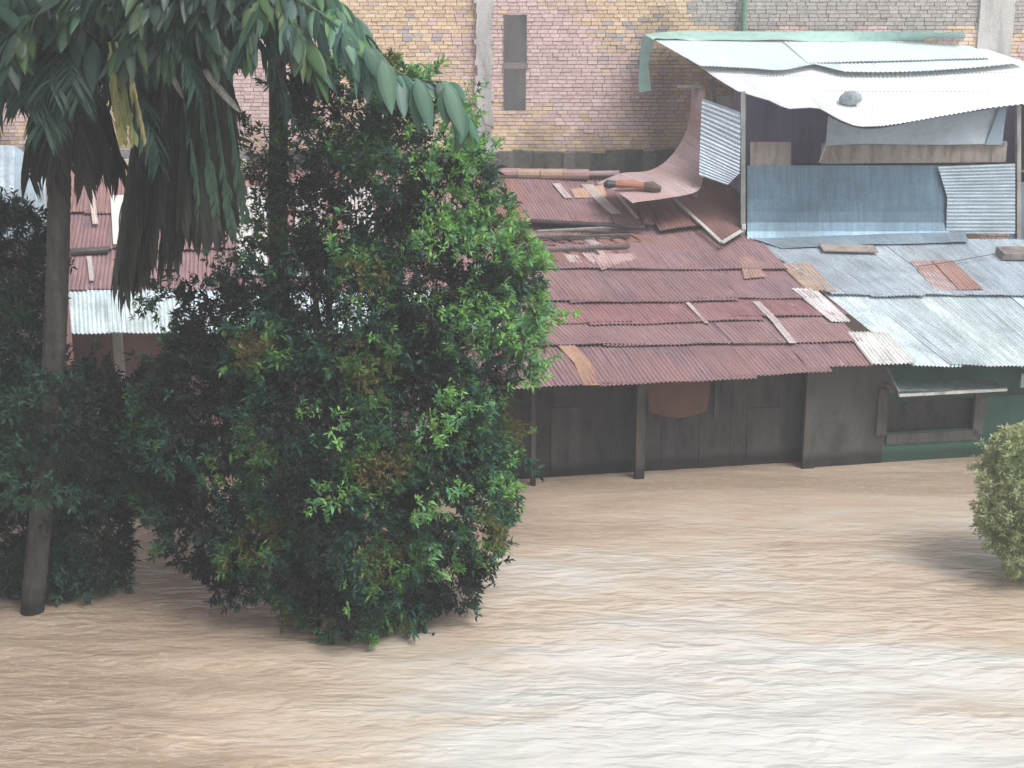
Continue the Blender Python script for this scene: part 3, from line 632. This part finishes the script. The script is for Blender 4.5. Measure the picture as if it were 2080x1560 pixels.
# ------------------------------------------------------------------ PLANTS
def np_mesh(name, V, F, col, mat, parent):
    """V (n,3), F list of equal sized faces (m,k), col (m,3)"""
    me = bpy.data.meshes.new(name); n, k = F.shape
    me.vertices.add(len(V)); me.vertices.foreach_set('co', V.astype(np.float32).ravel())
    me.loops.add(n*k); me.loops.foreach_set('vertex_index', F.astype(np.int32).ravel())
    me.polygons.add(n); me.polygons.foreach_set('loop_start', np.arange(0, n*k, k, dtype=np.int32)); me.polygons.foreach_set('loop_total', np.full(n, k, dtype=np.int32))
    ca = me.color_attributes.new('col', 'FLOAT_COLOR', 'CORNER'); arr = np.ones((n*k, 4), dtype=np.float32); arr[:, :3] = np.repeat(col, k, axis=0)
    ca.data.foreach_set('color', arr.ravel()); me.materials.append(mat); me.update(); me.validate()
    o = bpy.data.objects.new(name, me); C.objects.link(o)
    if parent: o.parent = parent; o.matrix_parent_inverse.translation = -Vector(parent.location)
    return o
def unit(a): return a/np.maximum(np.linalg.norm(a, axis=-1, keepdims=True), 1e-9)
def foliage(name, parent, blobs, n, L=.15, wr=.30, leaves=12, mats='leaf', colfn=None, fill=.25, up=.5, spread=.85, sprays=90, slen=1.0):
    B = []
    for q in blobs:
        px, py, r, Y = q[:4]; c = at(px, py, Y); B.append((c.x, c.y, c.z, r*Y/FPX/math.cos(R(10)), q[4] if len(q) > 4 else 1))
    B = np.array(B); wgt = B[:, 3]**2*B[:, 4]; wgt /= wgt.sum()
    bi = rng.choice(len(B), n*2, p=wgt); d = unit(rng.normal(size=(n*2, 3)))
    lump = 1+.16*np.sin(d[:, 0]*7+bi)+.10*np.sin(d[:, 2]*9+bi*2.3)+.08*np.sin(d[:, 1]*8+bi*1.7)
    rr = np.where(rng.random(n*2) < fill, rng.uniform(.3, .9, n*2), rng.uniform(.84, 1.06, n*2))*lump
    P = B[bi, :3] + d*(B[bi, 3]*rr)[:, None]
    dist = np.linalg.norm(P[:, None, :]-B[None, :, :3], axis=2)/B[None, :, 3]
    keep = (dist.min(1) > .70) | (rng.random(n*2) < .22)
    keep &= P[:, 2] > .0
    P, d, bi, rr = P[keep][:n], d[keep][:n], bi[keep][:n], rr[keep][:n]; n = len(P)
    ow_ = np.where(rr > .95)[0]; pk = rng.choice(ow_, sprays, replace=False); eP, eD = [], []   # shoots reaching out of the crown
    for q in pk:
        sd_ = unit(d[q]*.8+np.array([0, 0, .35])+rng.normal(size=3)*.45); ln = rng.uniform(.18, .55)*slen
        for k in range(7):
            eP.append(P[q]+sd_*ln*k/6+rng.normal(size=3)*.02); eD.append(sd_)
    P = np.vstack([P, eP]); d = np.vstack([d, eD]); rr = np.append(rr, np.full(len(eP), 1.0)); n = len(P)
    ax = unit(d + np.array([0, 0, up]) + rng.normal(size=(n, 3))*.3)
    bi = None
    ns = 1.0+rng.normal(size=(n, 1))*.18
    base = np.repeat(P, leaves, axis=0) + rng.normal(size=(n*leaves, 3))*L*.16
    base += np.repeat(ax, leaves, axis=0)*np.tile(np.linspace(0, L*.9, leaves), n)[:, None]
    dr = unit(np.repeat(ax, leaves, axis=0) + rng.normal(size=(n*leaves, 3))*spread); dr[:, 2] -= .1; dr = unit(dr)
    ll = L*rng.uniform(.65, 1.2, (n*leaves, 1))*np.repeat(ns, leaves, axis=0)
    side = unit(np.cross(dr, rng.normal(size=(n*leaves, 3))+np.array([0, 0, 1.5])))
    nrm = np.cross(side, dr)
    mid = base + dr*ll*.48 - nrm*ll*.03; tip = base + dr*ll - np.array([0, 0, 1])*ll*.12
    V = np.stack([base, mid+side*ll*wr*.5+nrm*ll*.05, tip, mid-side*ll*wr*.5+nrm*ll*.05], 1).reshape(-1, 3)
    F = np.arange(len(V)).reshape(-1, 4)
    sc = colfn(P, d, rr)                                  # colour per sprig
    col = np.repeat(sc, leaves, axis=0)*rng.uniform(.7, 1.3, (n*leaves, 1))
    return np_mesh(name, V, F, np.clip(col, 0, 1), M[mats], parent)
def sn(P, s, seed):
    return (np.sin(P[:, 0]*s+seed)+np.sin(P[:, 1]*s*1.1+seed*1.9)+np.sin(P[:, 2]*s*1.3+seed*.6+np.sin(P[:, 0]*s*.7)))/3
def pick(P, table, s=2.2, seed=1.0, nz=.28):
    """young, old and yellowing shoots grow in clumps"""
    k = sn(P, s, seed)+rng.normal(size=len(P))*nz
    out = np.zeros((len(P), 3))
    out[:] = table[-1][1]
    for lim, c in reversed(table[:-1]): out[k < lim] = c
    return out
def limb(m, pts, r0, r1, col=(.16, .13, .11), n=8):
    p = smooth([Vector(q) for q in pts], 14); m.tube(p, [r0+(r1-r0)*k/13 for k in range(14)], n, col, True, .05)

# --- big leafy tree in the middle
YT = 20.6
T1 = thing('leafy_tree', onz(700, 1290, 0), 'big dense leafy tree standing in the flood water in the middle', 'tree')
blobs = [(700, 230, 105, 20.9), (790, 200, 75, 20.9), (610, 330, 100, 21.0, .45), (830, 330, 125, 20.7), (900, 420, 110, 20.8), (740, 450, 140, 20.6, .75),
         (985, 520, 100, 20.7), (860, 560, 150, 20.3), (1010, 640, 85, 20.7), (560, 560, 110, 20.6, .38), (500, 440, 80, 21.2, .22), (600, 430, 90, 21, .4), (700, 650, 170, 20.1), (930, 720, 140, 20.3),
         (520, 720, 130, 20.3), (405, 745, 62, 20.6), (420, 840, 140, 20.3), (640, 830, 190, 19.9), (850, 880, 180, 20.0), (985, 900, 75, 20.5), (330, 930, 90, 20.6),
         (480, 980, 160, 20.2), (700, 1000, 190, 19.7), (920, 1040, 125, 20.1), (995, 1010, 60, 20.3), (560, 1110, 120, 19.8), (425, 1085, 88, 20.3), (740, 1140, 140, 19.5), (880, 1150, 95, 19.8),
         (690, 1225, 85, 19.3), (800, 1210, 70, 19.5), (430, 620, 55, 20.8, .5), (330, 610, 50, 20.9, .6), (1040, 560, 55, 20.8), (660, 180, 60, 21)]
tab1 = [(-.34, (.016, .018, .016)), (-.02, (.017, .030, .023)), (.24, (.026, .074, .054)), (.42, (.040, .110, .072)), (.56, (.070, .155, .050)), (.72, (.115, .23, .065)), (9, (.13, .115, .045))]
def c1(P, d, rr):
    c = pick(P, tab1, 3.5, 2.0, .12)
    bright = (sn(P, 3.9, 5.5) + .45*d[:, 0] + .4*d[:, 2] - .2*d[:, 1] + .24*(P[:, 0]+1.7) + .05*(P[:, 2]-4) + rng.normal(size=len(P))*.14) > .72    # new-growth clumps, weighted right and upward to paint the sunlit side in
    c[bright & (rr > .8)] = (.20, .40, .12)
    c[bright & (rr > .8) & (rng.random(len(P)) < .4)] = (.13, .30, .15)
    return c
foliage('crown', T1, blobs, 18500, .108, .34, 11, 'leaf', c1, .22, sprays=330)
mb = MB()
b0 = onz(700, 1275, -.6); b0.y = 20.6
fork = at(690, 900, 20.7); limb(mb, [b0, at(700, 1150, 20.7), fork], .17, .13)
for q in ((560, 560), (830, 500), (960, 620), (480, 800), (900, 900), (700, 300), (620, 420)):
    limb(mb, [fork-Vector((0, 0, random.uniform(0, .8))), at((690+q[0])/2+random.uniform(-30, 30), (900+q[1])/2, 20.9), at(*q, 20.8)], .09, .02, (.14, .12, .10), 6)
mb.build('trunk', M['bark'], T1)

# --- left trees
T2 = thing('leafy_tree', onz(60, 1200, 0), 'dark dense leafy tree at the left edge around the foot of the palm', 'tree')
blobs = [(30, 480, 55, 21.6), (-30, 520, 110, 21.8), (20, 600, 75, 21.5), (45, 700, 55, 21.4), (-20, 700, 110, 21.5), (60, 830, 110, 21.2), (180, 840, 90, 21.2), (-30, 880, 140, 21.3),
         (130, 950, 120, 21.0), (220, 960, 60, 21.1), (60, 1050, 120, 21.0), (180, 1080, 90, 20.9), (100, 1150, 70, 20.8), (190, 1160, 55, 20.7), (140, 880, 100, 21.4), (90, 930, 140, 21.3), (100, 850, 85, 19.45, .6), (85, 950, 80, 19.4, .6), (110, 810, 40, 19.5, .5), (300, 980, 70, 21.4), (280, 880, 80, 21.5), (-60, 1080, 120, 21.1), (210, 1150, 45, 21.0), (0, 1140, 60, 21), (260, 830, 50, 21.2), (150, 800, 45, 21.3), (330, 860, 60, 21.2)]
tab2 = [(-.3, (.018, .022, .018)), (.1, (.020, .038, .028)), (.45, (.026, .070, .052)), (9, (.045, .10, .06))]
foliage('crown', T2, blobs, 8500, .125, .28, 11, 'leaf', lambda P, d, rr: pick(P, tab2, 2.5, .4), .3)
mb = MB(); b0 = onz(110, 1195, 0); b0.y = 21.3; b0.z = -.6
limb(mb, [b0, at(120, 1050, 21.3), at(70, 800, 21.5)], .13, .07); limb(mb, [at(115, 1000, 21.3), at(190, 880, 21.2), at(240, 780, 21.2)], .07, .02); limb(mb, [at(70, 800, 21.5), at(20, 640, 21.7), at(30, 480, 21.7)], .07, .02)
mb.build('trunk', M['bark'], T2)

# --- right shrub
T3 = thing('shrub', onz(2110, 1200, 0), 'pale olive green shrub at the right edge hanging over the water', 'shrub')
blobs = [(2075, 920, 48, 21.5), (2110, 960, 90, 21.6), (2050, 1010, 55, 21.4), (2100, 1050, 95, 21.4), (2030, 1060, 45, 21.2), (2090, 1110, 60, 21.2), (2160, 1000, 110, 21.7), (2170, 1120, 90, 21.5)]
tab3 = [(-.1, (.36, .38, .24)), (.3, (.28, .36, .20)), (9, (.44, .46, .28))]
foliage('crown', T3, blobs, 3400, .085, .3, 11, 'leaf', lambda P, d, rr: pick(P, tab3, 4, .9), .2, sprays=100, slen=.6)
mb = MB(); b0 = onz(2140, 1215, 0); b0.z = -.5; limb(mb, [b0, at(2135, 1120, 21.3), at(2110, 1000, 21.5)], .08, .03); limb(mb, [at(2135, 1120, 21.3), at(2080, 1060, 21.3), at(2050, 1020, 21.3)], .04, .015); mb.build('trunk', M['bark'], T3)

# --- palms
def frond(base, dirv, length, droop, leaf_len, leaf_w, n, col, hang=.5, rach=.022, tipfrac=.4, parent=None, mat='bigleaf', name='frond', jitter=.15, rcol=None):
    """one feather frond: arching rachis with leaflets each side"""
    pts = []; p = Vector(base); d = Vector(dirv).normalized(); st = length/18
    for k in range(19):
        pts.append(p.copy()); p = p + d*st; d = (d + Vector((0, 0, -droop/18*(1+k/9)))).normalized()
    V = []; F = []; Cc = []
    def strip_(P, sd, w0, nrm, c):
        m = len(P); b = len(V)
        for k in range(m):
            t = k/(m-1); w = w0*(.35+.65*math.sin(math.pi*min(1, t*.9+.08)))*(1 if t < .6 else max(.04, (1-t)/.4))
            V.extend([P[k]+sd*w*.5+nrm*w*.18, P[k], P[k]-sd*w*.5+nrm*w*.18])
        for k in range(m-1):
            q = b+k*3; F.append((q, q+1, q+4, q+3)); F.append((q+1, q+2, q+5, q+4)); Cc.extend([c, c])
    for k in range(n):
        t = .10+.9*k/(n-1); i_ = min(17, int(t*18)); f_ = t*18-i_; o_ = pts[i_].lerp(pts[min(18, i_+1)], f_)
        tg = (pts[i_+1]-pts[i_]).normalized(); sd = tg.cross(Vector((0, 0, 1)))
        if sd.length < .1: sd = Vector((1, 0, 0))
        sd.normalize()
        for s_ in (-1, 1):
            dl = (sd*s_*(1-hang*.55) + tg*.55 + Vector((0, 0, -hang*.9))).normalized()
            dl = (dl+Vector([random.gauss(0, jitter) for _ in range(3)])).normalized()
            Ls = leaf_len*(.45+.55*math.sin(math.pi*(.12+.8*t)))*random.uniform(.8, 1.12)
            P = []; q = o_.copy(); dd = dl.copy()
            for m in range(6): P.append(q.copy()); q = q+dd*(Ls/5); dd = (dd+Vector((0, 0, -.10-hang*.16))).normalized()
            nr = dl.cross(tg); nr = nr.normalized() if nr.length > .01 else Vector((0, 1, 0)); sdl = dl.cross(nr).normalized()
            kk = random.uniform(.75, 1.25); strip_(P, sdl, leaf_w, nr, tuple(c*kk for c in col))
    o = np_mesh(name, np.array([tuple(v) for v in V]), np.array(F), np.array(Cc), M[mat], parent)
    r = MB(); r.tube(pts, [rach*(1-.85*k/18) for k in range(19)], 6, rcol or tuple(c*1.3 for c in col)); ro = r.build('midrib', M['bark'], None)
    ro.parent = o; ro.matrix_parent_inverse.identity()
    if parent: ro.matrix_parent_inverse = o.matrix_parent_inverse.inverted() @ o.matrix_parent_inverse @ ro.matrix_parent_inverse
    return o
YP = 20.0
base = onz(66, 1245, 0)
P1 = thing('palm_tree', base, 'tall palm with dark leaning trunk and hanging dead fronds at the left', 'palm tree')
mb = MB(); tp = smooth([base+Vector((-.02, 0, -.8)), base, at(88, 1000, YP), at(108, 750, YP), at(118, 500, YP), at(122, 300, YP), at(128, 140, YP)], 90)
mb.tube(tp, [(.20 if k < 8 else .175-.0003*k)*(1+.05*(k % 2)) for k in range(90)], 14, (.065, .06, .056), True, .03); mb.build('trunk', M['bark'], P1)
cr = at(135, 130, YP)
DG = (.018, .048, .034)
for k in range(26):
    az = k*2.4+random.uniform(-.3, .3); el = random.uniform(.0, .75)
    tow = max(0, -math.sin(az))
    frond(cr, (math.cos(az)*math.cos(el), math.sin(az)*math.cos(el), math.sin(el)), random.uniform(2.3, 3.2)*(1-.48*tow), random.uniform(.9, 1.5), .75, .055, 34, random.choice([DG, (.024, .060, .042), (.014, .036, .027)]), .55, .03, parent=P1)
for k in range(15):                                              # short dark dead skirt round the trunk
    az = k*.42+random.uniform(-.3, .3)
    frond(cr+Vector((0, 0, -.15)), (math.cos(az)*.65, math.sin(az)*.65, -.15), random.uniform(1.2, 1.7), 2.8, .75, .05, 22, random.choice([(.022, .021, .02), (.030, .027, .025)]), .9, .025, parent=P1, mat='deadleaf', name='dead_frond', jitter=.1)
# long hanging dead fronds forming the brown curtain
hb = at(345, 40, 19.6)
for k in range(46):
    u_ = k/45; f0 = at(300+150*u_, random.uniform(30, 120), 19.6+random.uniform(-.35, .35)); f1 = at(222+250*u_**1.15+random.uniform(-14, 14), 585-165*u_**1.3+random.uniform(-50, 15), 19.5+random.uniform(-.3, .3))
    frond(f0, f1-f0, (f1-f0).length, .12, .62, .06, 40, random.choice([(.036, .038, .030), (.046, .047, .038), (.027, .030, .024)]), 1.0, .03, parent=P1, mat='deadleaf', name='dead_frond', jitter=.05)
mb = MB(); mb.tube(smooth([cr, at(220, 70, 19.8), hb+Vector((0, 0, .1))], 12), .05, 8, (.05, .08, .05)); mb.build('stalk', M['bark'], P1)
for k in range(3):                                              # yellowing fronds
    frond(at(222+k*14, 85, 18.7), (.10+.05*k, -.05, -.95), 1.2, .3, .30, .07, 18, ((.24, .23, .09), (.20, .23, .09), (.27, .24, .11))[k], .9, .022, parent=P1, name='yellow_frond', jitter=.08)
for q, w_ in ((((300, 95), (335, 130), (372, 200)), .05), (((415, 140), (445, 180), (488, 228)), .055)):
    m_ = MB(); m_.tube(smooth([at(*q[0], 19.2), at(*q[1], 19.2), at(*q[2], 19.2)], 10), [w_*.5, w_*.9, w_, w_, w_, w_, w_*.9, w_*.8, w_*.5, w_*.2], 8, (.34, .33, .30)); m_.build('dry_sheath', M['bark'], P1)
for k in range(12):                                             # more green fronds arching out overhead
    o0 = at(random.uniform(180, 420), -30+random.uniform(-30, 40), random.uniform(19, 20)); sx = random.choice([-1, 1, 1])
    frond(o0, (sx*random.uniform(.5, 1), random.uniform(-.35, .2), random.uniform(-.1, .35)), random.uniform(1.6, 2.6), random.uniform(.9, 1.5), .55, .05, 32, random.choice([(.016, .050, .036), (.022, .062, .044), (.030, .080, .050)]), .6, .022, parent=P1)
# green strap leaves between curtain and tree
for q in ((395, 250), (430, 300), (455, 270), (375, 330)):
    frond(at(q[0], q[1]-120, 19.4), (.12, -.05, -.95), 1.9, .3, .35, .07, 12, (.040, .085, .055), 1.0, .02, parent=P1, jitter=.06)

# --- broad leaved tree whose branches arch over the top of the picture
T4 = thing('broad_leaved_tree', onz(600, 1200, 0)*1, 'broad leaved tree with big drooping teal leaves arching across the top left', 'tree')
T4.location = (at(566, 500, 21.9).x, 21.9, 0)
mb = MB(); limb(mb, [Vector((at(566, 500, 21.9).x, 21.9, -.6)), at(566, 500, 21.9), at(566, 250, 21.5), at(560, 90, 20.5), at(545, -60, 19.6)], .17, .11, (.11, .10, .09), 10)
stems = [[(545, -30), (640, 20), (740, 95), (830, 160), (905, 170), (945, 235)], [(545, -60), (640, -20), (700, 20), (760, 100)], [(540, -40), (450, -10), (380, 30), (330, 90)],
         [(545, -60), (520, 20), (500, 90)], [(540, -60), (380, -50), (230, -20), (130, 40)], [(450, -40), (300, 10), (260, 90)], [(560, -20), (600, 60), (640, 120)], [(540, -70), (440, -60), (400, 10), (440, 100)],
         [(380, -60), (180, -30), (60, 30), (20, 110)], [(640, -30), (690, 40), (745, 130)], [(230, -60), (120, -10), (30, 60)]]
sp3 = []
for s_ in stems:
    yy = random.uniform(18.2, 19.0); P = smooth([at(x_, y_, yy + (0.9 if k == 0 else 0)) for k, (x_, y_) in enumerate(s_)], 26); sp3.append(P); limb(mb, P, .028, .01, (.07, .12, .06), 6)
mb.build('trunk', M['bark'], T4)
V = []; F = []; Cc = []
def bigleaf(o_, d, side, L, W, col, droop=.35, n=8):
    b = len(V); p = Vector(o_); dd = Vector(d).normalized(); P = []
    for k in range(n+1): P.append(p.copy()); p = p+dd*(L/n); dd = (dd+Vector((0, 0, -droop/n*2))).normalized()
    for k in range(n+1):
        t = k/n; w_ = W*math.sin(math.pi*min(1, t**.75))**.8 if 0 < t < 1 else .004
        tg = (P[min(k+1, n)]-P[max(k-1, 0)]).normalized(); sd = (side-tg*side.dot(tg)).normalized(); nr = sd.cross(tg)
        if nr.z < 0: nr = -nr
        V.extend([P[k]+sd*w_*.5-nr*w_*.10, P[k]+sd*w_*.25+nr*w_*.02, P[k]-nr*w_*.04, P[k]-sd*w_*.25+nr*w_*.02, P[k]-sd*w_*.5-nr*w_*.10])
    for k in range(n):
        for j_ in range(4):
            q = b+k*5+j_; F.append((q, q+1, q+6, q+5)); kk = 1.12 if j_ in (1, 2) else .95; Cc.append(tuple(c*kk for c in col))
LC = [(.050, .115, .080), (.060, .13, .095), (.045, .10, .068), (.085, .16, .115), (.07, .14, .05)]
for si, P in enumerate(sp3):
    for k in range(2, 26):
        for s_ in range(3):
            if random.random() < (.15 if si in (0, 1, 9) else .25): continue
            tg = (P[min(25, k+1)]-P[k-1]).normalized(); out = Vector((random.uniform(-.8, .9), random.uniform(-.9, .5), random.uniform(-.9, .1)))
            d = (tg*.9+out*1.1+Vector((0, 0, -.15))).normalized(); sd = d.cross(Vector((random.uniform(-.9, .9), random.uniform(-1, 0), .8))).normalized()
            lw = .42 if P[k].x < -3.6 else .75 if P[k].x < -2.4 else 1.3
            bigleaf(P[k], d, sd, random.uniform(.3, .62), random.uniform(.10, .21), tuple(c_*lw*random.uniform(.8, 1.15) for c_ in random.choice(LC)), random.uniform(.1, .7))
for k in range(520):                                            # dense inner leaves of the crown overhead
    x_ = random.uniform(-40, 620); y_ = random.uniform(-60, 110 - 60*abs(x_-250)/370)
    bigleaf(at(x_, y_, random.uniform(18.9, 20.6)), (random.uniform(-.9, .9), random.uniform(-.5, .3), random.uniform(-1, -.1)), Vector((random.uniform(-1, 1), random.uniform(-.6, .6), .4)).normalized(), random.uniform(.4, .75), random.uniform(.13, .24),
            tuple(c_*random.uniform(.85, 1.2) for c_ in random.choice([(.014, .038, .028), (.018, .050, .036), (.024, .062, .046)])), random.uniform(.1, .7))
for (x_, y_, dx, dz, L) in ((775, 120, .25, -.9, .85), (850, 160, -.02, -1, .8), (845, 158, .35, -.8, .85), (905, 170, .35, -.7, .85), (905, 175, .05, -.9, .6), (940, 225, -.1, -1, .5), (740, 95, .5, -.6, .7), (700, 60, .3, -.85, .8)):
    bigleaf(at(x_, y_, 18.3), (dx, random.uniform(-.3, .1), dz), Vector((.9, .35, .2)), L*.85, .23, random.choice(LC[:4]), .5)
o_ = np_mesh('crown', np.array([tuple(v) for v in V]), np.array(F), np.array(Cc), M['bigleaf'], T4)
o_.data.polygons.foreach_set('use_smooth', np.ones(len(F), bool))

# ------------------------------------------------------------------ HAZE
hz = MB(); hz.box((0, 0, 15), (900, 900, 34)); hm, t, bs, o = newmat('haze_air'); t.nodes.remove(bs)
pv = t.nodes.new('ShaderNodeVolumePrincipled'); pv.inputs['Color'].default_value = (.97, .98, 1, 1); pv.inputs['Density'].default_value = .0046; pv.inputs['Anisotropy'].default_value = .2
t.links.new(pv.outputs[0], o.inputs['Volume'])
ho = hz.build('haze', hm); tag(ho, 'thin pale damp air over the flooded place', 'haze', kind='stuff')
